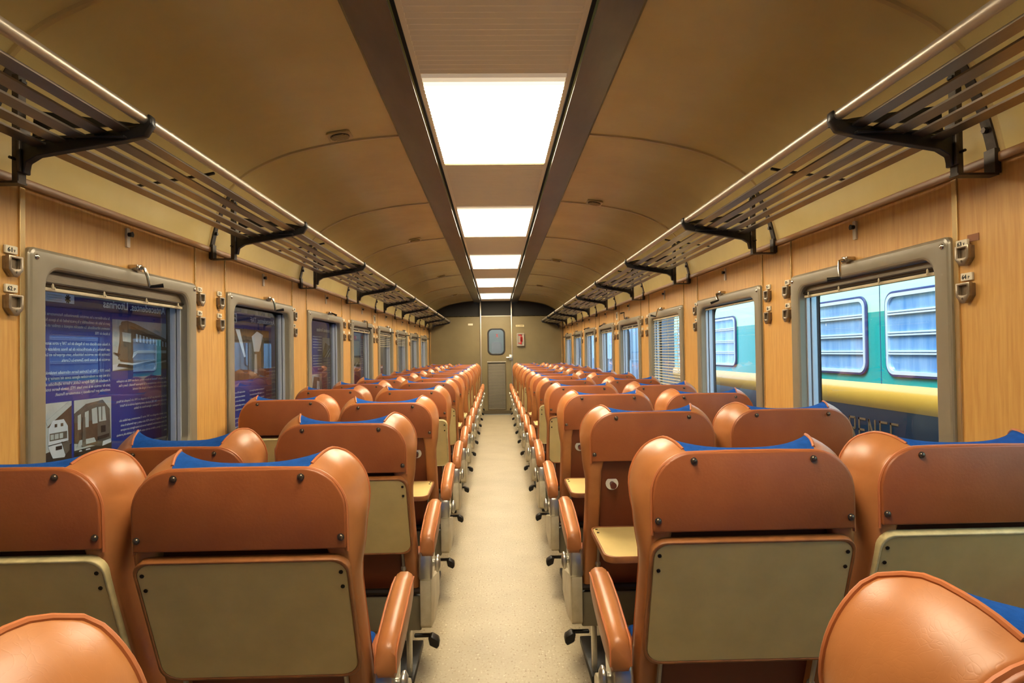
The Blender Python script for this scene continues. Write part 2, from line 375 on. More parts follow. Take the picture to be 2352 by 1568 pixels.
for s in (-1, 1):
    nm = 'wall_' + WN[s]
    W = empty(nm, kind='structure')
    def wp(y0, y1, z0, z1, mt='wood', name='wood_panel', a0=1.4, a1=1.46):
        return obj(name, xbox(s, a0, a1, y0, y1, z0, z1).mesh(name, mt, smooth=False), W)
    prev = YB
    for k, y in enumerate(WY):
        if y < YB: y0_ = YB
        wp(max(YB, y-.008), y+WL+.013, ZT-.012, TRIM0)                    # panel above the window
        wp(max(YB, y-.008), y+WL+.013, 0, ZB+.012)                        # panel below it
        if y > YB+.05: wp(prev, y-.012, 0, TRIM0)                          # pillar between windows
        prev = y+WL+.017
        for yy, wd in ((y-.010, .022 if k == 2 else .007), (y+WL+.015, .007)):
            if yy > YB: obj('joint_strip', xbox(s, 1.394, 1.402, yy-wd/2, yy+wd/2, 0, TRIM0).mesh('joint_strip', 'tin_gold' , bevel=.0015, seg=1), W)
    wp(prev, YE, 0, TRIM0)
    obj('trim_%d' % (1 if s < 0 else 2), xbox(s, 1.388, 1.42, YB, YE, TRIM0, TRIM1).mesh('trim', 'brown_trim', bevel=.005), kind='structure')
    for k, y in enumerate(WY):
        if k < 1: continue
        num = (k if s < 0 else k+9)
        WI = empty('window_%d' % num, (0, y, 0), kind='structure')
        obj('window_frame', frame_m[s], WI); obj('jamb', jamb_m[s], WI)
        g = MB().add([(s*1.448, .06, ZB+.06), (s*1.448, WL-.06, ZB+.06), (s*1.448, WL-.06, E0+.29), (s*1.448, .06, E0+.29)], [(0,1,2,3)])
        obj('pane', g.mesh('pane', 'glass'), WI)
        obj('window_profile', profile_m[s], WI, loc=(0, WL-.084, 0)); obj('window_profile', profile_m[s], WI, loc=(0, .074, 0))
        for yy, zz in ((.028, ZT-.028), (WL-.028, ZT-.028)): obj('screw', screw_m, WI, loc=(s*1.379, yy, zz))
        C_ = obj('crank', crank[s], WI, loc=(0, WL*.53, ZT+.004))
        turn = {(-1, 2): 0, (-1, 3): 0, (-1, 4): 1.9, (1, 2): .55, (1, 3): 1.2, (1, 4): -.25, (1, 5): 2.9, (-1, 6): .5, (1, 6): 1.7, (1, 7): 1.9}.get((s, k), .4*(k % 3))
        for nm_, mm in (('crank_arm', crank_arm[s]), ('crank_grip', crank_grip[s])):
            obj(nm_, mm, C_, rx=-turn)
        # rolled-up blind
        if k >= 2 and (s, k) not in ((1, 4), (-1, 3), (-1, 4)):
            dz = .228 if k > 2 or s > 0 else .214
            if k == 3 and s == 1: dz = .262
            B_ = obj('blind', xbox(s, 1.410, 1.43, .08, WL-.08, E0+dz, E0+dz+.011).mesh('blind_rail', 'blind_beige', bevel=.002), WI)
            if dz < .25:
                obj('blind_stack', xbox(s, 1.412, 1.44, .08, WL-.08, E0+dz+.013, E0+.276).mesh('blind_stack', 'blind_stack'), B_)
                obj('blind_tube', MB().tube([(s*1.408, .085, E0+dz+.022), (s*1.408, WL-.085, E0+dz+.022)], .006, 8).mesh('bt', 'dark_metal'), B_)
                for q in (.13, .40, .68, .94): obj('cord_knot', knot_m, B_, loc=(s*1.402, q, E0+dz+.014))
        if (s, k) == (1, 4):     # blind let down
            B_ = obj('blind', xbox(s, 1.405, 1.435, .08, WL-.08, E0+.262, E0+.276).mesh('blind_rail', 'blind_beige'), WI)
            for j in range(30): obj('slat', slat_m[s], B_, loc=(0, 0, E0+.25-.0232*j))
            for q in (.25, .54, .83): obj('cord', xbox(s, 1.419, 1.421, q-.003, q+.003, ZB+.1, E0+.26).mesh('cord', 'blind_beige'), B_)
        if s < 0 and k in (6, 7):
            B_ = [o for o in WI.children if o.name.startswith('blind')][0]
            for j in range(6 if k == 6 else 5): obj('slat', slat_m[s], B_, loc=(0, 0, E0+.215-.024*j))  # slats modelled in place of the opposite blind's reflection in the glass
        # plate with knob above the window
        if k >= 2:
            H = empty('coat_hook', (0, y+WL*.5, 1.742), label='small metal plate with dark knob above the %s window on the %s wall' % (ORD[k-2], WN[s]), cat='hook', group='knob plates above the windows')
            obj('plate', hookplate[s], H); obj('knob', hookknob[s], H)
# seat number plates and ticket clips
def penta(k=0): return [(-.029,.030),(.029,.030),(.029,-.010),(.008,-.031),(-.008,-.031),(-.029,-.010)]
clip_m = {}
for s in (-1, 1):
    a = MB().ring(penta(), [(-.017,.022),(.017,.022),(.017,-.006),(.004,-.0075),(-.004,-.0075),(-.017,-.006)], 'x', 1.379, 1.390)
    a2 = MB().prism([(p[0]*.93, p[1]*.93) for p in penta()], 'x', 1.389, 1.402)
    clip_m[s] = (a.mesh('clip', 'clip_metal', bevel=.002, seg=2, sx=s), a2.mesh('clip_back', 'clip_metal', bevel=.002, seg=1, sx=s),
                 MB().ball((1.379, 0, -.017), .003, .004, .004, 6).mesh('rivet', 'chrome', sx=s))
HY = [1.90, 3.09, 3.31, 4.523, 5.99, 6.20, 7.44, 7.64, 9.10, 10.52]
for s in (-1, 1):
    for i, y in enumerate(HY):
        for j in (0, 1):
            number = (61 if s < 0 else 63) - 4*i + j
            zc = 1.555 if j == 0 else 1.444; zp = zc+.048
            tilt = 0
            if s > 0 and i == 0 and j == 0: zp -= .013; tilt = .12
            if i == 1 and s < 0: y_ = 3.09
            txt = '%d %s' % (number, 'V' if j == 0 else 'P')
            where = '%s pair from the camera, %s wall' % (ORD[i], WN[s])
            pl = obj('seat_number_plate', MB().prism(rrect(-.0235, .0235, -.0115, .0115, .002, 1), 'x', 1.392 if not tilt else 1.380, 1.3995 if not tilt else 1.388).mesh('np', 'plate_white', bevel=.0008, seg=1, sx=s),
                     loc=(0, y, zp), label='cream number plate %s, %s of the %s' % (txt.replace(' ', ''), 'upper' if j == 0 else 'lower', where), cat='number plate', group='seat number plates on the walls')
            if tilt: pl.rotation_euler = (0, 0, 0)
            if i < 4:
                tm = text_mesh('%d' % number, 'ink', width=.0185, size=.018, bold=.0004); t2 = text_mesh('V' if j == 0 else 'P', 'ink', width=.0062, size=.012)
                xx = 1.3915 if not tilt else 1.3795
                # on the left wall text reads towards +y, on the right wall towards -y
                R_ = Matrix(((0, 0, 1), (1, 0, 0), (0, 1, 0))) if s < 0 else Matrix(((0, 0, -1), (-1, 0, 0), (0, 1, 0)))
                for me_, off in ((tm, -.0175), (t2, .007)):
                    o = obj('lettering', me_, pl); o.matrix_local = Matrix.Translation((s*xx, (off if s < 0 else -off), -.0065)) @ R_.to_4x4()
            c = obj('ticket_clip', clip_m[s][0], loc=(0, y, zc), label='pointed metal ticket clip under plate %s, %s' % (txt.replace(' ', ''), where), cat='ticket clip', group='metal ticket clips on the walls')
            obj('back_plate', clip_m[s][1], c); obj('rivet', clip_m[s][2], c)
obj('bare_patch', MB().box(1.3985, 1.4005, 1.854, 1.90, 1.594, 1.615).mesh('patch', 'panel_patch'), bpy.data.objects['wall_right'])
for s in (-1, 1):
    sg = obj('sign_plate', MB().prism(rrect(-.045, .045, -.045, .045, .004, 1), 'x', 1.392, 1.3995).mesh('sp', 'plate_white', sx=s), loc=(0, 7.50, 1.688), label='small square white plate with a black star mark on the %s wall' % WN[s], cat='sign')
    st = MB()
    for q in range(4):
        a = PI*q/4; d = Vector((math.cos(a), math.sin(a))); p = Vector((-d.y, d.x))*.004
        st.prism([tuple(d*.03+p), tuple(-d*.03+p), tuple(-d*.03-p), tuple(d*.03-p)], 'x', 1.3905, 1.3918)
    obj('star_mark', st.mesh('star', 'ink', sx=s), sg)

# ------------------------------------------------------------------ end wall with door
EW = obj('wall_end', MB().box(-1.42, -.305, YE, YE+.125, 0, 2.048).box(.305, 1.42, YE, YE+.125, 0, 2.048).mesh('end', 'end_wall', smooth=False), kind='structure')
obj('dark_recess', MB().box(-1.44, 1.44, YE+.08, YE+.128, 2.0, 2.62).box(-1.44, 1.44, YE+.0, YE+.1, 2.03, 2.046).mesh('rec', 'end_dark', smooth=False), EW)
for x in (-.322, .322): obj('door_post', MB().box(x-.012, x+.012, YE-.02, YE+.03, 0, E0+1.06).mesh('post', 'grey_metal', bevel=.003), EW)
obj('lintel', MB().box(-.31, .31, YE-.012, YE+.03, 2.034, 2.048).mesh('lintel', 'grey_metal'), EW)
for x in (-1.36, 1.36): obj('corner_strip', MB().box(x-.008, x+.008, YE-.012, YE, 0, 2.0).mesh('cs', 'tin_gold'), EW)
obj('wall_front', MB().box(-1.45, 1.45, YB-.05, YB, 0, 2.5).mesh('wf', 'end_wall'), kind='structure')
D = obj('door_1', MB().ring(rrect(-.305, .305, .012, 2.03, .004, 8), rrect(-.165, .165, 1.255, 1.765, .09, 8), 'y', YE-.004, YE+.03).mesh('door', 'end_wall', ang=40), kind='structure')
obj('window_seal', MB().ring(rrect(-.184, .184, 1.232, 1.786, .105, 8), rrect(-.152, .152, 1.264, 1.756, .08, 8), 'y', YE-.016, YE+.012).mesh('seal', 'rubber', bevel=.005), D)
obj('pane', MB().add([(-.17, YE+.01, 1.24), (.17, YE+.01, 1.24), (.17, YE+.01, 1.78), (-.17, YE+.01, 1.78)], [(0,1,2,3)]).mesh('dp', 'glass'), D)
xm = text_mesh('X', 'red_paint', width=.055, size=.105, bold=.001); o = obj('red_cross_mark', xm, D, loc=(-.012, YE+.008, 1.60), rx=PI/2)
obj('vent_frame', MB().ring(rrect(-.192, .192, .10, 1.085, .004, 1), rrect(-.172, .172, .12, 1.065, .002, 1), 'y', YE-.014, YE).mesh('vf', 'louvre'), D)
obj('vent_cap', MB().box(-.196, .196, YE-.022, YE-.004, 1.085, 1.10).mesh('vc', 'aluminium'), D)
obj('vent_back', MB().box(-.172, .172, YE-.006, YE-.003, .12, 1.065).mesh('vb', 'end_dark'), D)
lv = MB().add([(-.171, YE-.012, 0), (.171, YE-.012, 0), (.171, YE-.006, .012), (-.171, YE-.006, .012)], [(0,1,2,3)]).mesh('louvre', 'louvre')
for j in range(38): obj('louvre', lv, D, loc=(0, 0, .124+.0246*j))
obj('door_handle', MB().tube([(.20, YE-.05, 1.178), (.275, YE-.05, 1.178), (.30, YE-.045, 1.178)], .014, 8).box(.262, .335, YE-.03, YE-.004, 1.12, 1.235).box(.285, .315, YE-.06, YE-.03, 1.15, 1.205).mesh('dh', 'aluminium', bevel=.003), D)
obj('kick_plate', MB().box(-.29, .29, YE-.010, YE-.003, .02, .085).mesh('kick', 'louvre'), D)
RB = obj('emergency_box', MB().ring(rrect(.427, .577, 1.414, 1.678, .006, 2), rrect(.445, .559, 1.434, 1.658, .004, 2), 'y', YE-.05, YE).box(.44, .565, YE-.012, YE-.004, 1.43, 1.66).mesh('eb', 'grey_metal'), label='grey wall box holding a red handle, right of the end door', cat='box')
obj('red_handle', MB().box(.50, .525, YE-.045, YE-.03, 1.445, 1.65).box(.46, .53, YE-.045, YE-.03, 1.625, 1.65).box(.455, .515, YE-.04, YE-.03, 1.46, 1.48).box(.495, .545, YE-.045, YE-.03, 1.50, 1.60).mesh('rh', 'red_paint', bevel=.003), RB)
obj('blank_plate', MB().box(-.58, -.482, YE-.006, YE, 1.854, 1.891).mesh('bp', 'plate_white'), label='small pale plate on the end wall, left of the door', cat='sign')
nf = obj('no_smoking_plate', MB().box(.408, .578, YE-.006, YE, 1.812, 1.85).mesh('nf', 'trim_beige'), label='small cream plate lettered NO FUMAR above the red handle box', cat='sign')
tm = text_mesh('NO FUMAR', 'ink', width=.14, size=.03, bold=.0006); obj('lettering', tm, nf, loc=(.422, YE-.0065, 1.821), rx=PI/2)
ve = obj('vestibule_wall', MB().box(-.8, .8, YE+1.3, YE+1.34, 0, 2.6).box(-.84, -.8, YE+.13, YE+1.34, 0, 2.6).box(.8, .84, YE+.13, YE+1.34, 0, 2.6).box(-.84, .84, YE+.13, YE+1.34, 2.6, 2.64).box(-.84, .84, YE+.02, YE+1.34, -.04, 0).mesh('vw', 'beyond_door'), kind='structure')
vl = bpy.data.lights.new('vestibule_fill', 'AREA'); vl.energy = 9; vl.size = .5; vl.color = (1.0, .97, .92)  # added fill, brightens the space seen through the door pane
vo = bpy.data.objects.new('vestibule_fill', vl); COL.objects.link(vo); vo.location = (0, YE+.65, 2.55)
obj('vestibule_panel', MB().prism(rrect(-.11, .12, .9, 1.52, .05, 4), 'y', YE+1.27, YE+1.3).mesh('vp', 'jamb_grey'), ve)

# ------------------------------------------------------------------ luggage racks
T0 = 1.7798; PT = 1.4387; XT, HT = .9493, .6424
def armline(x): return .610-(x-.95)*.165
for s in (-1, 1):
    R = empty('luggage_rack', (0, 0, 0), label='long %s luggage rack of steel slats and rail under the ceiling vault' % WN[s], cat='luggage rack', group='overhead luggage racks')
    rail = MB()
    arm = MB().prism([(.926, .628), (.928, .652), (.936, .656), (.942, .640), (.962, .626), (1.0, .617), (1.255, .580), (1.268, .600), (1.292, .600), (1.292, .505), (1.264, .498), (1.258, .528), (1.230, .545), (1.0, .584), (.945, .598)], 'y', -.013, .013)
    arm.box(.99, 1.255, -.028, -.006, .588, .594)
    strut = MB().prism([(.955, .640), (1.02, .655), (1.28, .690), (1.285, .61), (1.24, .64), (1.06, .645)], 'y', .050, .058).box(.952, 1.01, 0, .055, .628, .634).box(1.26, 1.29, 0, .055, .60, .606)
    post = MB().box(1.276, 1.294, -.016, .016, .475, .765).box(1.268, 1.278, -.022, .022, .50, .62)
    cv = [(x, h) for x, h in prof if .50 < h < .80]
    strap = MB(); strap.grid([[(x-dx, y, h) for x, h in cv] for dx, y in ((.001, -.018), (.012, -.018), (.012, .018), (.001, .018))])
    strap.box(1.378, 1.396, -.020, .020, .476, .545)
    plate = MB().box(1.276, 1.392, -.018, .018, .471, .477)
    bolts = [MB().tube([(1.378, 0, .60), (1.362, 0, .60)], .009, 6), MB().tube([(1.276, 0, .535), (1.262, 0, .535)], .007, 6), MB().tube([(1.285, -.035, .535), (1.285, .03, .535)], .004, 6)]
    link = MB().box(1.27, 1.34, -.010, .010, .745, .752)
    mm = {}
    TF = lambda p: (p[0], p[1], p[2]+E0)
    for nm_, mb_, mt, bv in (('arm', arm, 'black_metal', .002), ('strut', strut, 'black_metal', 0), ('post', post, 'worn_black', .002), ('strap', strap, 'worn_black', 0), ('foot_plate', plate, 'worn_black', 0), ('bolt', bolts[0], 'dark_metal', 0), ('bolt ', bolts[1], 'dark_metal', 0), ('bolt  ', bolts[2], 'dark_metal', 0), ('link', link, 'black_metal', 0)):
        mm[nm_] = mb_.mesh(nm_, mt, bevel=bv, seg=1, sx=s, tf=TF, ang=40)
    SX = [1.000, 1.056, 1.112, 1.168, 1.222]
    sl = MB().add([(-.0175, 0, .0028), (.0175, 0, -.0028), (.0175, PT, -.0028), (-.0175, PT, .0028), (-.0165, 0, -.0022), (.0165, 0, -.0078), (.0165, PT, -.0078), (-.0165, PT, -.0022)], [(0,1,2,3), (4,7,6,5), (0,4,5,1), (1,5,6,2), (2,6,7,3), (3,7,4,0)]).mesh('slat', 'slat_steel', sx=s, smooth=False)
    cross = MB().prism([(.965, .625), (.99, .620), (1.235, .582), (1.235, .588), (.99, .627), (.965, .632)], 'y', -.006, .006).mesh('cross_bar', 'black_metal', sx=s, tf=TF)
    railm = MB().tube([(XT*s, 0, E0+HT), (XT*s, PT-.002, E0+HT)], .0145, 14).mesh('rail', 'rail_steel')
    collar = MB().tube([(XT*s, -.012, E0+HT), (XT*s, .012, E0+HT)], .0165, 14).mesh('collar', 'rail_steel')
    for k in range(-2, 9):
        y = T0+PT*k
        last = k == 8 or False
        if y < YE:
            if k < 8 or True:
                yy = min(y, YE-.12)
                b_ = obj('bracket', mm['arm'], R, loc=(0, yy, 0))
                for nm_ in ('strut', 'post', 'strap', 'foot_plate', 'bolt', 'bolt ', 'bolt  ', 'link'): obj(nm_.strip(), mm[nm_], b_)
        L = min(PT, YE-.02-y)
        if L > 0:
            f = L/PT
            obj('rail', railm, R, loc=(0, y, 0), scale=(1, f, 1))
            if k > 2: obj('collar', collar, R, loc=(0, y-.15, 0))
            for x in SX: obj('slat', sl, R, loc=(s*x, y, E0+armline(x)+.0115), scale=(1, f, 1))
            if f > .5: obj('cross_bar', cross, R, loc=(0, y+.47, 0))

# ------------------------------------------------------------------ seats
K = .96
def ST(p): return (p[0]*K, p[1]*K, p[2]*K+.0083)
def lerp(a, b_, t): return a+(b_-a)*t
def interp(z, tab):
    if z <= tab[0][0]: return tab[0][1]
    for (a, va), (b_, vb) in zip(tab, tab[1:]):
        if z <= b_:
            t = (z-a)/(b_-a); t = t*t*(3-2*t); return lerp(va, vb, t)
    return tab[-1][1]
def yb(z):
    t = max(0, .925-z); return .37*t - .012*(1-math.exp(-t*25)) if t > 0 else 0
TW = [(.38, .10), (.6, .098), (.8, .10), (.9, .125), (1.0, .15)]
WR = [(.38, .238), (.88, .236), (.92, .2295)]
WM = [(.38, .244), (.7, .244), (.83, .243), (.93, .256), (1.0, .260)]
WF = [(.38, .236), (.83, .232), (.93, .244), (1.0, .250)]
ZS = [.40, .46, .54, .62, .70, .76, .81, .85, .885, .915, .945, .975, 1.005]
def shell_rows(sg):
    R_ = []
    for z in ZS:
        T, wr, wm, wf, y = interp(z, TW), interp(z, WR), interp(z, WM), interp(z, WF), yb(z)
        R_.append([(sg*(wr-.047), y+.045, z), (sg*(wr-.046), y+.008, z), (sg*(wr-.038), y+.001, z), (sg*(wr-.010), y, z), (sg*wr, y+.004, z), (sg*lerp(wr, wm, .6), y+T*.16, z),
                   (sg*wm, y+T*.42, z), (sg*lerp(wm, wf, .35), y+T*.75, z), (sg*wf, y+T, z)])
    N = 9
    for i in range(1, N+1):
        q = i/N; row = []
        spec = [(.134, .048, 1.005, .045, 84), (.134, .049, 1.005, .008, 84), (.134, .057, 1.005, .001, 84), (.1345, .085, 1.005, 0, 84), (.1345, .095, 1.005, .004, 83), (.136, .101, 1.005, .018, 81),
                (.134, .116, 1.005, .052, 76), (.131, .1235, 1.006, .106, 69), (.130, .120, 1.006, .15, 55)]
        for cx, r, cz, y, th in spec:
            t = math.radians(th*q); row.append((sg*(cx+r*math.cos(t)), y, cz+r*math.sin(t)))
        R_.append(row)
    # round the section: Catmull-Rom through the outer points; point i >= 3 lands at 3*i-6
    return [r[:3] + [tuple(p) for p in cr_curve(r[3:], 3)] for r in R_]
def m_shell(sg): return MB().grid(shell_rows(sg))
def m_front_piping(sg):
    r = shell_rows(sg)
    return MB().tube([row[18] for row in r[:-1]] + [tuple((Vector(r[-1][18])*.5+Vector(r[-1][17])*.5))] + [r[-1][i] for i in range(16, 8, -1)], .0038, 8)
def m_rear_piping():
    l, r = shell_rows(-1), shell_rows(1)
    path = [row[6] for row in l[9:]] + [(-.06, .003, 1.101), (.06, .003, 1.101)] + [row[6] for row in r[9:]][::-1]
    return MB().tube([(p[0]*1.006, -.002, p[2]+.0006) for p in path], .0036, 6)
def m_cushion():
    m_ = MB(); NC = 16; cs = [-1+2*i/NC for i in range(NC+1)]; rows_ = []
    for z in ZS:
        T, wf, y = interp(z, TW), interp(z, WF), yb(z); dep = interp(z, [(.4, .012), (.8, .02), (1.0, .055)])
        rows_.append([(wf*c, y+T-dep*(1-c**4), z) for c in cs])
    N = 6
    for i in range(1, N+1):
        q = i/N; t = math.radians(55*q); xe = .13+.12*math.cos(t); ze = 1.006+.12*math.sin(t)
        row = []
        for c in cs:
            a = abs(c); zc = lerp(1.005, 1.095, q); z = lerp(zc, ze, a**2.6); y = .15-lerp(.055, .075, q)*(1-a**3)
            row.append((xe*c, y, z))
        rows_.append(row)
    edge = shell_rows(1)[-1]
    for idx in range(17, 5, -1):
        q = (18-idx)/12; yc = lerp(.075, .004, q); zc = 1.095+.005*q+.005*math.sin(q*PI)
        bx, by, bz = edge[idx]
        rows_.append([(bx*c, lerp(yc, by, abs(c)**3), lerp(zc, bz, abs(c)**2.6)) for c in cs])
    m_.grid(rows_)
    return m_
def m_board():
    m_ = MB(); m_.grid([[(x, yb(z)+.030, z) for x in (-.205, .205)] for z in [.36]+ZS[:-2]])
    return m_
def panel_outline(o=0):
    w_, r = .2295+o, .095; p = [(-w_, .923), (w_, .923)]
    for a in range(0, 91, 9): p.append((w_-r+r*math.cos(math.radians(a)), 1.101+o-r+r*math.sin(math.radians(a))))
    for a in range(90, 181, 9): p.append((-w_+r+r*math.cos(math.radians(a)), 1.101+o-r+r*math.sin(math.radians(a))))
    return p
def tray_outline(o=0): return rrect(-.234-o, .234+o, -.345-o, o, .034, 5, rb=.040)
def m_armrest():
    # built for the aisle on -x
    m_ = MB(); st = [(.118, .560, .612, .024), (.135, .545, .628, .026), (.20, .553, .645, .027), (.30, .575, .668, .028), (.40, .600, .686, .027), (.455, .622, .690, .026), (.475, .640, .676, .022)]
    rows_ = []
    for y, z0, z1, hw in st:
        xc = -.284; pts = []
        for px, pz in ((-1, .15), (-1, .85), (-.82, .98), (-.4, 1.0), (.4, 1.0), (.82, .98), (1, .85), (1, .15), (.8, 0), (-.8, 0)):
            crown = .006 if abs(px) < .5 and pz == 1.0 else 0
            pts.append((xc+px*hw, y, lerp(z0, z1, pz)+crown))
        rows_.append(pts)
    m_.grid(rows_, True); n_ = 10
    m_.f.append(tuple(range(n_))); m_.f.append(tuple(range(6*n_, 7*n_))[::-1])
    return m_
def m_arm_piping(sg):
    m_ = MB()
    if 1:
        m_.tube([(-.284+sg*hw*.97, y, z) for y, z, hw in ((.120, .565, .026), (.122, .606, .026), (.135, .622, .027), (.20, .637, .028), (.30, .660, .029), (.40, .678, .028), (.455, .680, .027), (.473, .662, .023))], .0028, 6)
    return m_
SEATM = {}
def build_seat_meshes(sx):     # sx=+1: aisle on -x (right of the aisle); sx=-1 mirrored
    M_ = {}
    def mk(key, mb_, mt, **k): M_[key] = mb_.mesh(key, mt, sx=sx, tf=ST, **k)
    for q in (-1, 1):
        mk('bolster%d' % q, m_shell(q), 'leather', ang=80); mk('piping%d' % q, m_front_piping(q), 'piping')
    mk('rear_piping', m_rear_piping(), 'piping')
    mk('backrest_cushion', m_cushion(), 'blue_fabric', ang=80)
    mk('back_board', m_board(), 'dark_board')
    mk('headrest_panel', MB().prism(panel_outline(), 'y', -.012, .003), 'leather_panel', bevel=.004, seg=2, ang=50)
    mk('screw', MB().tube([(0, .002, 0), (0, -.003, 0)], .0085, 10).ball((0, -.003, 0), .0065, .004, .0065, 8), 'dark_metal')
    M_['screw'] = MB().tube([(0, .002, 0), (0, -.002, 0)], .0075, 10).ball((0, -.002, 0), .0062, .0045, .0062, 10).mesh('screw', 'screw_bronze')
    t_ = lambda p: (p[0]*K, p[1]*K, p[2]*K)
    M_['tray'] = MB().prism(tray_outline(-.006), 'y', -.0105, .008).mesh('tray', 'tray_face', bevel=.002, seg=1, sx=sx, tf=t_, ang=40)
    for c_ in ('brown', 'beige'):
        M_['rim_'+c_] = MB().ring(tray_outline(0), tray_outline(-.0065), 'y', -.0125, .010).mesh('rim', 'trim_'+c_, bevel=.002, seg=2, sx=sx, tf=t_, ang=60)
    M_['tray_screw'] = MB().tube([(0, .001, 0), (0, -.0015, 0)], .0045, 8).mesh('ts', 'dark_metal')
    mk('latch', MB().tube([(-.145, .0, 0), (-.145, .006, 0)], .024, 16), 'white_plastic', ang=40)
    mk('latch_peg', MB().tube([(-.145, -.03, 0), (-.145, .005, 0)], .0105, 10), 'brown_peg', ang=40)
    M_['latch'] = MB().tube([(0, .006, 0), (0, 0, 0)], .023, 18).mesh('latch', 'white_plastic', ang=40)
    M_['latch_peg_short'] = MB().tube([(0, -.014, -.002), (0, .002, 0)], [.012, .009], 10).mesh('latch_peg', 'brown_peg', ang=40)
    M_['latch_peg'] = MB().tube([(0, -.032, -.002), (0, .002, 0)], [.012, .009], 10).mesh('latch_peg', 'brown_peg', ang=40)
    mk('tray_arm', MB().tube([(0, .118, .60), (0, .155, .50), (0, .175, .44)], .006, 6).ball((0, .155, .50), .011, .011, .014, 8), 'grey_metal')
    cu = MB().prism(rrect(.34, .645, .40, .452, .02, 4), 'x', -.165, .165)
    mk('seat_cushion', cu, 'blue_fabric', bevel=.012, seg=3)
    mk('cushion_base', MB().prism([(.25, .425), (.64, .44), (.65, .40), (.60, .362), (.25, .368)], 'x', -.205, .205), 'leather_panel', bevel=.008)
    mk('base_box', MB().prism([(.190, .235), (.186, .375), (.57, .36), (.55, .235)], 'x', -.250, .250), 'base_paint', bevel=.006)
    mk('pivot_tube', MB().tube([(-.250, .185, .395), (.250, .185, .395)], .013, 8), 'dark_metal')
    mk('armrest', m_armrest(), 'leather', ang=55); [mk('arm_piping%d' % q, m_arm_piping(q), 'piping') for q in (-1, 1)]
    sp = [(.135, .275), (.132, .455), (.150, .452), (.49, .372), (.505, .355), (.505, .268), (.30, .232), (.150, .262)]
    mk('side_frame', MB().prism(sp, 'x', -.296, -.252), 'frame_paint', bevel=.006, seg=2)
    sh = [(.128, .452), (.128, .535), (.140, .562), (.165, .572), (.235, .568), (.27, .54), (.255, .47), (.22, .445), (.15, .443)]
    mk('armrest_bracket', MB().prism(sh, 'x', -.300, -.250), 'aluminium', bevel=.010, seg=3)
    mk('recline_knob', MB().tube([(-.300, .20, .500), (-.318, .20, .500), (-.322, .20, .500)], [.014, .014, .010], 12).ball((-.318, .19, .500), .012, .028, .036, 10), 'aluminium')
    mk('foot_pedal', MB().box(-.29, -.22, .195, .210, .205, .219).prism([(-.322, .185), (-.312, .172), (-.284, .186), (-.278, .216), (-.292, .222), (-.318, .206)], 'y', .165, .212), 'black_metal', bevel=.003, seg=1)
    mk('leg', MB().box(-.20, -.18, .26, .30, .02, .25), 'aluminium', bevel=.003)
    M_['leg2'] = MB().box(.15, .17, .26, .30, .02, .25).mesh('leg', 'aluminium', bevel=.003, sx=sx, tf=ST)
    mk('foot_plate', MB().box(-.21, .18, .22, .60, -.0075, .022), 'black_metal', bevel=.004)
    return M_
for sx in (1, -1): SEATM[sx] = build_seat_meshes(sx)
R0, RP = .5021, .91
XS, XW = .5463, 1.0588
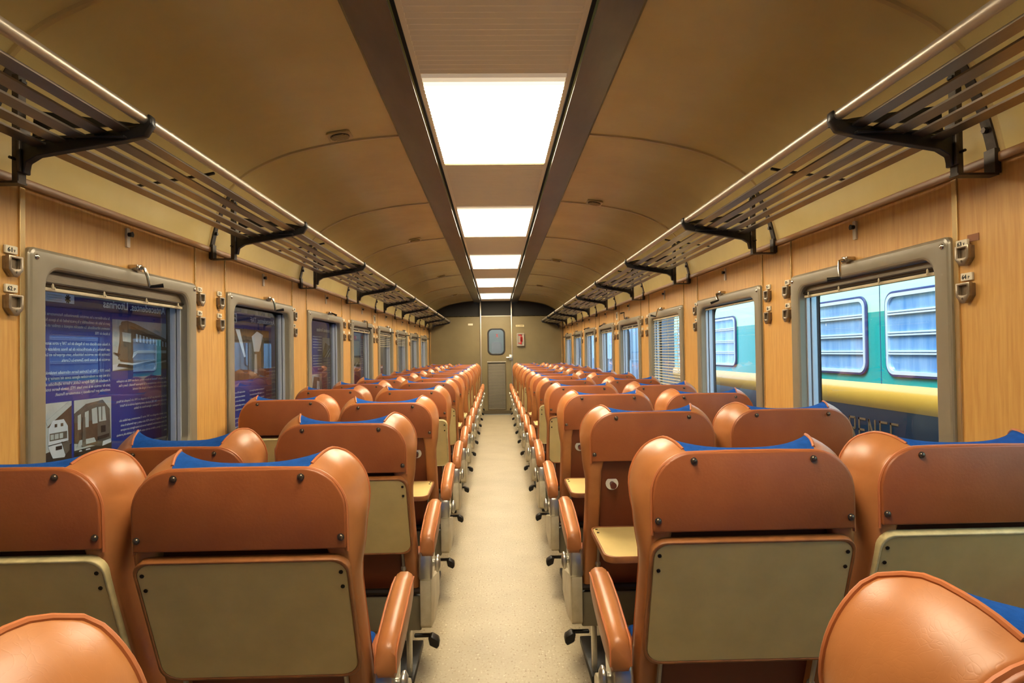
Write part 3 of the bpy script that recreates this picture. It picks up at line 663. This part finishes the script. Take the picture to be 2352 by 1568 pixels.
# recline (radians) and shift of each seat, tray state (u up, d down)
TIL = {('L','a'): {0: (.02, -.067), 1: (.055, 0), 2: (.085, 0), 3: (.08, 0), 4: (.04, 0), 5: (.02, 0)},
       ('L','w'): {0: (0, 0), 1: (.03, 0), 2: (.27, .0), 3: (0, .03)},
       ('R','a'): {0: (.06, .022), 1: (.0, 0), 2: (0, 0), 3: (-.02, 0), 4: (0, 0), 5: (.02, 0)},
       ('R','w'): {0: (0, 0), 1: (0, .02), 2: (0, .02), 3: (0, .02), 4: (.02, .02)}}
DOWN = {('L','a'): {3, 6, 7, 10}, ('L','w'): {4, 8}, ('R','a'): {2, 3, 6, 7, 11}, ('R','w'): {2, 3, 5, 9}}
PY, PZ = .19*K, .42*K+.0083
def make_seat(side, pos, k):
    s = -1 if side == 'L' else 1; M_ = SEATM[s]
    d_, dy = TIL[(side, pos)].get(k, (random.uniform(-.015, .06), random.uniform(-.01, .01)))
    x = s*(XS if pos == 'a' else XW); y = R0+RP*k+dy
    down = k in DOWN[(side, pos)]
    posn = 'aisle' if pos == 'a' else 'window'
    lab = 'brown leather %s seat, %s side, %s row from the camera, tray folded %s' % (posn, WN[s], ORD[k], 'down' if down else 'up')
    S = empty('train_seat', (x, y, 0), label=lab, cat='seat', group='brown leather train seats')
    TR = Matrix.Translation((0, PY, PZ)) @ Matrix.Rotation(d_, 4, 'X') @ Matrix.Translation((0, -PY, -PZ))
    def back(name, me, parent=S, m_=None):
        o = obj(name, me, parent)
        o.matrix_local = (TR if parent is S else Matrix.Identity(4)) @ (m_ or Matrix.Identity(4)); return o
    for q in (-1, 1):
        b_ = back('side_bolster', M_['bolster%d' % q]); obj('piping', M_['piping%d' % q], b_)
    back('backrest_cushion', M_['backrest_cushion']); back('back_board', M_['back_board'])
    p = back('headrest_panel', M_['headrest_panel']); obj('piping', M_['rear_piping'], p)
    for sx_, sz in ((-.136, 1.083), (.136, 1.083), (-.219, .95), (.219, .95)):
        obj('screw', M_['screw'], p, loc=ST((sx_, -.0125, sz)))
    zl = .83
    l = back('latch', M_['latch'], m_=Matrix.Translation(ST((-s*.145, yb(zl)+.024, zl)))); obj('latch_peg', M_['latch_peg' if down else 'latch_peg_short'], l)
    rim = 'beige' if (pos == 'w' or (k*7+s) % 3 == 0 and k > 2) else 'brown'
    if down: m_ = Matrix.Translation(ST((0, .032, .662))) @ Matrix.Rotation(-PI/2+.02, 4, 'X')
    else: m_ = Matrix.Translation(ST((0, -.004, .906))) @ Matrix.Rotation(math.radians(19.6), 4, 'X')
    t = obj('tray_table', M_['tray'], S); t.matrix_local = m_ if down else TR @ m_
    obj('rim', M_['rim_'+rim], t)
    for xx in (-.215, .215):
        for zz in (-.035, -.075): obj('tray_screw', M_['tray_screw'], t, loc=(xx*K, -.0108, zz*K))
    for xx in (-.19, .19): obj('tray_arm', M_['tray_arm'], S, loc=(xx*K, -.016, 0))
    obj('seat_cushion', M_['seat_cushion'], S); obj('cushion_base', M_['cushion_base'], S)
    obj('base_box', M_['base_box'], S); obj('pivot_tube', M_['pivot_tube'], S)
    obj('foot_plate', M_['foot_plate'], S); obj('leg', M_['leg'], S); obj('leg', M_['leg2'], S)
    if pos == 'a':
        a = obj('armrest', M_['armrest'], S); [obj('piping', M_['arm_piping%d' % q], a) for q in (-1, 1)]
        f = obj('side_frame', M_['side_frame'], S); obj('recline_knob', M_['recline_knob'], f); obj('armrest_bracket', M_['armrest_bracket'], f)
        obj('foot_pedal', M_['foot_pedal'], S)
for k in range(14):
    for side in 'LR':
        for pos in 'aw': make_seat(side, pos, k)

# ------------------------------------------------------------------ information boards outside the left windows
XB = -1.60
RL = Matrix(((0, 0, -1), (-1, 0, 0), (0, 1, 0)))       # lettering faces away from the carriage, so it reads mirrored from inside
def flat(poly, mt, dx, parent, name):                   # a flat printed patch: (y, z) outline, a fraction of a millimetre proud
    return obj(name, MB().prism(poly, 'x', XB+.002+dx*.0006, XB+.003+dx*.0006).mesh(name, mt, smooth=False), parent)
def btext(s_, y, z, width, size, parent, mt='print_white', bold=0):
    me = text_mesh(s_, mt, width=width, size=size, bold=bold, extrude=.0003)
    o = obj('lettering', me, parent); o.matrix_local = Matrix.Translation((XB+.0045, y, z)) @ RL.to_4x4()
def board(y0, y1, z0, z1, label):
    o = obj('information_board', MB().box(XB-.012, XB+.002, y0, y1, z0, z1).mesh('board', 'board_blue'), label=label, cat='board', group='blue information boards outside the left windows')
    for y in (y0+.1, y1-.1): obj('post', MB().box(XB-.04, XB-.013, y-.02, y+.02, -.8, z1-.02).mesh('post', 'dark_metal'), o)
    return o
B1 = board(2.05, 3.255, .62, 1.523, 'blue board headed Antecedentes. Litorinas seen mirrored outside the nearest left window')
flat([(2.05, 1.478), (3.255, 1.478), (3.255, 1.523), (2.05, 1.523)], 'board_band', 0, B1, 'title_band')
btext('Antecedentes. Litorinas', 3.17, 1.494, .495, .045, B1, bold=.0009)
L1 = [(1.444, 'Se adscribieron a los servicios denominados Automotores Expresos de', .46), (1.423, 'pero la falta de combustible y la precariedad de la época hizo que este r', .47), (1.403, 'estuviera infrautilizada. La situación empezó a cambiar en los primeros', .46), (1.382, 'la década de 1950.', .10),
      (1.339, 'A finales esta década con la llegada de los TAF y otros automotores Ren', .465), (1.318, 'que Asturias y la electrificación de las líneas andaluzas desplazarían', .46), (1.298, 'Litorinas de sus servicios habituales, para agruparlas en La Coruña rea', .465), (1.277, 'servicios de la nueva línea Zamora-La Coruña.', .30),
      (1.233, 'Entre 1959 y 1963 las Litorinas fueron reformadas instalando un nuevo m', .465), (1.213, 'a la vez que se modernizaban algunas zonas del interior y del área de se', .465), (1.192, 'A mediados de 1965 dejaron Galicia, y fueron adjudicadas al depósito de', .465), (1.173, 'para dar servicio en la zona hasta 1973, cuando fueron totalmente retira', .465), (1.154, 'sustituidas por Ferrobuses y automotores Renault.', .335)]
for z, t, w_ in L1: btext(t, 2.722, z, w_, .0165, B1)
L2 = [(1.185, 'Aunque la Compañía Nacional de Automotores, creada en 1935, las compañías', .455), (1.166, 'ferroviarias ya tenían automotores a las empresas Renault, Ganz y Fiat.', .44), (1.148, 'Sin embargo la Guerra Civil retrasó la llegada del material.', .335),
      (1.100, 'El modelo Litorina fabricado por Fiat fue entregado en 1941 a la Compañía del Norte', .455), (1.081, 'y se renumeraron como 301-308, haciendo como principal servicio el de Madrid', .43), (1.063, 'a Gijón, Coruña y Pamplona y algunas líneas de Galicia.', .325),
      (1.018, 'Por su parte, fueron entregados en 1947 otros 12 automotores, que habían sido', .435), (.998, 'encargados por la antigua Compañía MZA años antes, y que formarían la serie', .425), (.979, '9521-9532. Estos automotores Litorinas fueron los trenes ligeros con mejores', .425), (.959, 'prestaciones de la época, y dieron servicio entre Madrid y las capitales de provincia', .455), (.940, 'más cercanas.', .07)]
for z, t, w_ in L2: btext(t, 3.222, z, w_, .0145, B1)
flat([(3.256, .902), (3.256, .911), (2.95, .911), (2.95, .902)], 'print_white', 1, B1, 'white_line')
# logo boxes
flat([(2.338, 1.4935), (2.497, 1.4935), (2.497, 1.527), (2.338, 1.527)], 'print_white', 1, B1, 'logo_box')
flat([(2.08, 1.4935), (2.330, 1.4935), (2.330, 1.527), (2.08, 1.527)], 'print_white', 1, B1, 'logo_box')
for z in (1.521, 1.512, 1.503): flat([(2.35, z-.003), (2.425, z-.003), (2.425, z), (2.35, z)], 'print_light', 2, B1, 'logo_bar')
flat([(2.11, 1.507), (2.31, 1.507), (2.31, 1.519), (2.11, 1.519)], 'print_light', 2, B1, 'logo_bar')
for i in range(4):
    a = .5+i*.75; c_ = Vector((2.46, 1.510)); d = Vector((math.cos(a), math.sin(a)))*.016; p = Vector((-d.y, d.x))*.18
    flat([tuple(c_+d+p), tuple(c_-d+p*1.6), tuple(c_-d-p*.6), tuple(c_+d-p)], 'print_dark', 2, B1, 'logo_mark')
# helper: print shapes inside a photo given by its own unit square (u to screen right, v up)
def photo(parent, y0, y1, z0, z1, shapes, ground='print_light'):
    flat([(y0, z0), (y1, z0), (y1, z1), (y0, z1)], ground, 1, parent, 'photo_print')
    for i, (mt, poly) in enumerate(shapes):
        flat([(lerp(y0, y1, u), lerp(z0, z1, v)) for u, v in poly], mt, 2+i*.35, parent, 'photo_shape')
ph = [('print_mid', [(0, 0), (1, 0), (1, .16), (.1, .02)]), ('print_white', [(0, .02), (1, .20), (1, .26), (.25, .16), (0, .12)]),
      ('print_brown', [(.12, .90), (.2, .95), (.32, .93), (1, .58), (1, .24), (.3, .14), (.12, .18), (.07, .30), (.10, .55)]),
      ('print_mid', [(.10, .88), (.15, .93), (.28, .90), (.28, .20), (.08, .22), (.12, .5)]), ('print_light', [(.14, .76), (.28, .74), (.28, .56), (.15, .58)]),
      ('print_mid', [(.14, .97), (.22, .99), (.34, .95), (1, .60), (1, .56), (.30, .88), (.12, .92)]), ('print_light', [(.32, .36), (.40, .40), (1, .40), (1, .34), (.38, .34), (.30, .24)])]
for i in range(11):
    u = .36+i*.058; w_ = .03-.0016*i; zt = lerp(.74, .555, (u-.36)/.62); zb = lerp(.58, .46, (u-.36)/.62)
    ph.append(('print_white', [(u, zb), (u+w_, zb-.01), (u+w_, zt-.01), (u, zt)]))
ph.append(('print_dark', [(.08, .14), (.30, .10), (1, .27), (1, .22), (.3, .04), (.06, .09)])); ph.append(('print_dark', [(.05, .30), (.1, .30), (.1, .33), (.0, .36)]))
photo(B1, 2.741, 3.224, 1.234, 1.4495, ph)
photo(B1, 2.330, 2.478, .905, 1.130, [('print_dark', [(0, 0), (1, 0), (1, .30), (0, .22)]), ('print_brown', [(.1, .62), (1, .98), (1, .30), (.62, .30), (.4, .62)]), ('print_light', [(.05, .72), (.9, 1), (1, 1), (1, .93), (.12, .64)]), ('print_white', [(.15, .60), (.3, .72), (.7, .72), (.85, .60), (.88, .25), (.72, .10), (.3, .12), (.14, .3)]), ('print_mid', [(.18, .52), (.82, .52), (.82, .40), (.18, .40)]), ('print_light', [(.21, .50), (.33, .50), (.33, .42), (.21, .42)]), ('print_light', [(.36, .50), (.5, .50), (.5, .42), (.36, .42)]), ('print_light', [(.53, .50), (.66, .50), (.66, .42), (.53, .42)]), ('print_dark', [(.4, .24), (.62, .24), (.62, .30), (.4, .30)]), ('print_mid', [(.6, .36), (.9, .34), (.9, .2), (.75, .14)]), ('print_brown', [(.36, .66), (.44, .66), (.44, .61), (.36, .61)]), ('print_brown', [(.58, .66), (.66, .66), (.66, .61), (.58, .61)]), ('print_dark', [(.14, .34), (.86, .36), (.86, .35), (.14, .33)]), ('print_light', [(0, .66), (.04, .66), (.04, .25), (0, .25)])])
photo(B1, 2.494, 2.730, .905, 1.130, [('print_dark', [(0, 0), (1, 0), (1, .18), (0, .16)]), ('print_mid', [(0, .78), (.3, .92), (.75, .96), (.95, .78), (.98, .2), (.7, .14), (0, .28)]), ('print_brown', [(0, .62), (.6, .62), (.6, .2), (.25, .2), (0, .3)]), ('print_light', [(.08, .50), (.16, .50), (.16, .76), (.08, .74)]), ('print_light', [(.26, .52), (.36, .52), (.36, .80), (.26, .78)]), ('print_light', [(.46, .56), (.60, .56), (.58, .84), (.44, .82)]), ('print_light', [(.64, .58), (.84, .58), (.80, .84), (.62, .84)]), ('print_dark', [(.70, .50), (.82, .50), (.82, .38), (.70, .38)]), ('print_dark', [(.6, .32), (.92, .34), (.92, .28), (.6, .26)]), ('print_light', [(.05, .22), (.55, .24), (.5, .32), (.12, .32)]), ('print_mid', [(.18, .2), (.28, .2), (.26, .7), (.20, .7)]), ('print_white', [(.72, .14), (.97, .17), (.96, .24), (.74, .22)]), ('print_white', [(.10, .13), (.18, .13), (.16, .15), (.11, .15)]), ('print_white', [(.27, .13), (.40, .13), (.37, .15), (.28, .15)]), ('print_mid', [(.70, .60), (.715, .60), (.715, .84), (.70, .84)])])
B2 = board(3.66, 4.846, .62, 1.56, 'blue board headed Antecedentes. TAF seen mirrored outside the second left window')
flat([(3.66, 1.50), (4.846, 1.50), (4.846, 1.56), (3.66, 1.56)], 'board_band', 0, B2, 'title_band')
btext('Antecedentes. TAF', 4.718, 1.506, .46, .05, B2, bold=.0009)
flat([(3.86, 1.495), (4.04, 1.495), (4.04, 1.552), (3.86, 1.552)], 'print_white', 1, B2, 'logo_box')
for q in (0, 1): flat([(3.995+.0*q, 1.50+.026*q), (4.03, 1.50+.026*q), (4.012, 1.522+.026*q)], 'print_dark', 2, B2, 'logo_mark')
photo(B2, 3.66, 4.60, 1.14, 1.46, [('print_brown', [(0, 0), (1, 0), (1, 1), (0, 1)]), ('print_white', [(.38, .98), (.45, .98), (.55, .45), (.52, .44)]), ('print_mid', [(.6, .0), (.9, .0), (.88, .85), (.62, .8)]), ('print_white', [(.66, .86), (.76, .97), (.88, .90), (.80, .55), (.70, .55)]), ('print_light', [(.70, .1), (.76, .1), (.75, .5), (.71, .5)])])
for c_, (ya, zt, nl) in enumerate(((4.80, 1.20, 16), (4.50, 1.06, 10), (4.16, 1.06, 10))):
    for i in range(nl):
        z = zt-.026*i
        if i % 6 == 5: continue
        btext(['servicios rápidos de lujo entre Madrid y', 'los automotores diesel que llegaron a la', 'red en el año 1952 con dos motores de', 'vehículos con remolque intermedio y', 'capitales del norte y del sur hasta'][(i+c_) % 5], ya, z, .26 if i % 6 != 4 else .15, .0155, B2)
B3 = board(5.20, 6.378, .62, 1.60, 'blue board headed Ferrobuses seen mirrored outside the third left window')
btext('Antecedentes. Ferrobuses', 6.318, 1.500, .50, .048, B3, bold=.0009)
photo(B3, 6.015, 6.33, 1.265, 1.447, [('print_mid', [(0, .2), (.3, .75), (.7, .6), (1, .65), (1, 0), (0, 0)]), ('print_dark', [(0, 0), (.45, .0), (1, .5), (.5, .35)]), ('print_white', [(.5, 0), (.62, 0), (1, .38), (1, .45)]), ('print_white', [(.8, 0), (.92, 0), (1, .15), (1, .28)]), ('print_white', [(.2, 0), (.3, 0), (.9, .48), (.86, .5)])])
photo(B3, 5.55, 5.98, .95, 1.12, [('print_mid', [(.2, 0), (.9, 0), (.8, .8), (.4, .9)]), ('print_white', [(.6, .1), (.85, .1), (.8, .6), (.62, .65)])])
for c_, (ya, zt, nl) in enumerate(((5.985, 1.447, 14), (6.33, 1.235, 12), (5.55, 1.447, 18))):
    for i in range(nl):
        if i % 7 == 6: continue
        btext(['vehículos ligeros de dos ejes construidos', 'para las líneas de débil tráfico de la red', 'con motores colocados bajo el piso y', 'dos cabinas de conducción en los extremos'][(i+c_) % 4], ya, zt-.024*i, .29 if i % 7 != 5 else .14, .0155, B3)
B4 = board(6.95, 8.25, .62, 1.55, 'blue board with a pale photo outside the fourth left window')
photo(B4, 6.95, 7.62, 1.10, 1.44, [('print_mid', [(0, 0), (1, 0), (1, .3), (.5, .25), (0, .1)]), ('print_white', [(.3, 0), (.5, 0), (.9, .28), (.8, .3)])])
for i in range(14):
    if i % 6 != 5: btext('automotores y remolques de la serie fueron', 8.02, 1.44-.026*i, .33, .0165, B4)
flat([(7.75, 1.475), (8.0, 1.475), (8.0, 1.505), (7.75, 1.505)], 'red_paint', 1, B4, 'heading_bar')
# hall beyond the boards
hw = MB()
NV = 240
hw.grid([[(-2.35+.02*math.sin(i*2.1), -3+22*i/NV, z) for i in range(NV+1)] for z in (-.3, 4.2)])
obj('wall_hall', hw.mesh('hall', 'hall_wall'), kind='structure')
obj('hall_sky_block', MB().box(-2.6, -1.42, -3, 20, 2.62, 2.68).mesh('hc', 'hall_wall'), kind='structure')  # unseen slab, added to keep sky light off the left window bars
hl = bpy.data.lights.new('hall_fill', 'AREA'); hl.shape = 'RECTANGLE'; hl.size = .25; hl.size_y = 9; hl.energy = 40; hl.color = (1.0, .88, .72)  # added fill under the slab, lifts the hall wall behind the far windows
ho = bpy.data.objects.new('hall_fill', hl); COL.objects.link(ho); ho.location = (-1.98, 9.5, 2.55)
obj('ground', MB().box(-8, 12, -6, 46, -.9, -.8).mesh('ground', 'ground', smooth=False), kind='structure')

# ------------------------------------------------------------------ the train on the next track
XR = 3.5
GT = empty('neighbouring_train', (0, 0, 0), label='teal, pale green and yellow train standing outside the right windows', cat='train')
def band(name, mt, pts, y0=-3, y1=12.75, parent=GT):
    m_ = MB(); m_.grid([[(x, y, z) for x, z in pts] for y in (y0, y1)]); m_.grid([[(x+.05, y, z) for x, z in pts] for y in (y0, y1)])
    return obj(name, m_.mesh(name, mt, ang=60), parent)
band('lower_band', 'train_navy', [(XR+.16, -.3), (XR+.06, .2), (XR+.006, .38), (XR+.006, .72)])
band('yellow_band', 'train_yellow', [(XR+.005, .72), (XR-.016, .755), (XR-.032, .80), (XR-.040, .85), (XR-.034, .90), (XR, .952)])
band('teal_band', 'train_teal', [(XR, .952), (XR, 1.61)])
band('upper_band', 'train_green', [(XR, 1.61), (XR+.005, 1.9), (XR+.04, 2.05), (XR+.14, 2.25), (XR+.35, 2.45), (XR+.8, 2.62), (XR+1.6, 2.7)])
obj('end_panel', MB().box(XR, XR+1.6, 12.74, 12.76, -.3, 2.5).mesh('ep', 'train_navy'), GT)
for y in (5.86, 8.4): obj('seam', MB().box(XR-.003, XR, y-.003, y+.003, .95, 2.05).mesh('seam', 'train_rubber'), GT)
def letter(strokes, y):        # thin painted capitals, each stroke a flat bar: (u0, v0, u1, v1) in units of the letter's box, read towards -y
    m_ = MB()
    for u0, v0, u1, v1 in strokes:
        a, b_ = Vector((y-u0*.10, .388+v0*.21)), Vector((y-u1*.10, .388+v1*.21)); d = (b_-a).normalized(); n_ = Vector((-d.y, d.x))*.0095; a -= d*.0095; b_ += d*.0095
        m_.prism([tuple(a+n_), tuple(b_+n_), tuple(b_-n_), tuple(a-n_)], 'x', XR+.001, XR+.0065)
    obj('lettering', m_.mesh('letter', 'train_letters', smooth=False), GT)
LE = [(0, 0, 0, 1), (0, 1, 1, 1), (0, .5, .8, .5), (0, 0, 1, 0)]
letter([(0, 0, 0, 1), (0, 1, .9, 1), (.95, .95, .95, .55), (0, .5, .9, .5), (.45, .5, 1, 0)], 6.42)
letter(LE, 6.25); letter([(0, 0, 0, 1), (0, 1, 1, 0), (1, 0, 1, 1)], 6.085); letter([(0, 0, 0, 1), (0, 1, 1, 1), (0, .5, .8, .5)], 5.905); letter(LE, 5.742)
for y0, y1 in ((2.7, 4.05), (4.41, 5.76), (6.05, 7.40), (9.40, 10.75), (11.05, 12.40)):
    z0, z1 = 1.02, 1.775
    F = obj('train_window', MB().ring(rrect(y0, y1, z0, z1, .12, 6), rrect(y0+.022, y1-.022, z0+.022, z1-.022, .10, 6), 'x', XR-.022, XR).mesh('tw', 'train_rubber', bevel=.006, ang=60), GT)
    obj('inner_frame', MB().ring(rrect(y0+.022, y1-.022, z0+.022, z1-.022, .10, 6), rrect(y0+.052, y1-.052, z0+.052, z1-.052, .075, 6), 'x', XR-.028, XR).mesh('tf', 'train_alu', ang=60), F)
    obj('train_pane', MB().prism(rrect(y0+.05, y1-.05, z0+.05, z1-.05, .07, 5), 'x', XR-.006, XR-.003).mesh('tp', 'train_pane', ang=60), F)
    for q in range(3):
        zz = z0+.05+(z1-z0-.1)*(q+1)/4 + (.02 if q == 2 else 0)
        obj('glazing_bar', MB().box(XR-.026, XR-.004, y0+.05, y1-.05, zz-.019, zz-.004).box(XR-.026, XR-.004, y0+.05, y1-.05, zz+.004, zz+.019).mesh('gb', 'train_alu', bevel=.003, seg=1), F)
CO = empty('pale_coach', (0, 0, 0), label='pale blue-grey ribbed coach seen far along the right windows', cat='train')
band('lower_band', 'coach_pale', [(XR-.1, -.3), (XR-.12, .95)], 13.4, 44, CO); band('upper_band', 'coach_pale', [(XR-.12, .95), (XR-.12, 2.1), (XR+.3, 2.6), (XR+1.4, 2.75)], 13.4, 44, CO)
obj('end_panel', MB().box(XR-.1, XR+1.4, 13.38, 13.41, -.3, 2.6).mesh('ep', 'coach_pale'), CO)
rb_ = MB().prism([(XR-.12, 0), (XR-.15, .03), (XR-.15, .07), (XR-.12, .10)], 'z', 0, 2.1).mesh('rib', 'coach_pale')
for i in range(60): obj('rib', rb_, CO, loc=(0, 13.6+.5*i, 0))
for i in range(12): obj('coach_window', MB().prism(rrect(14+2.4*i, 15.3+2.4*i, 1.05, 1.8, .08, 3), 'x', XR-.165, XR-.14).mesh('cw', 'train_pane'), CO)
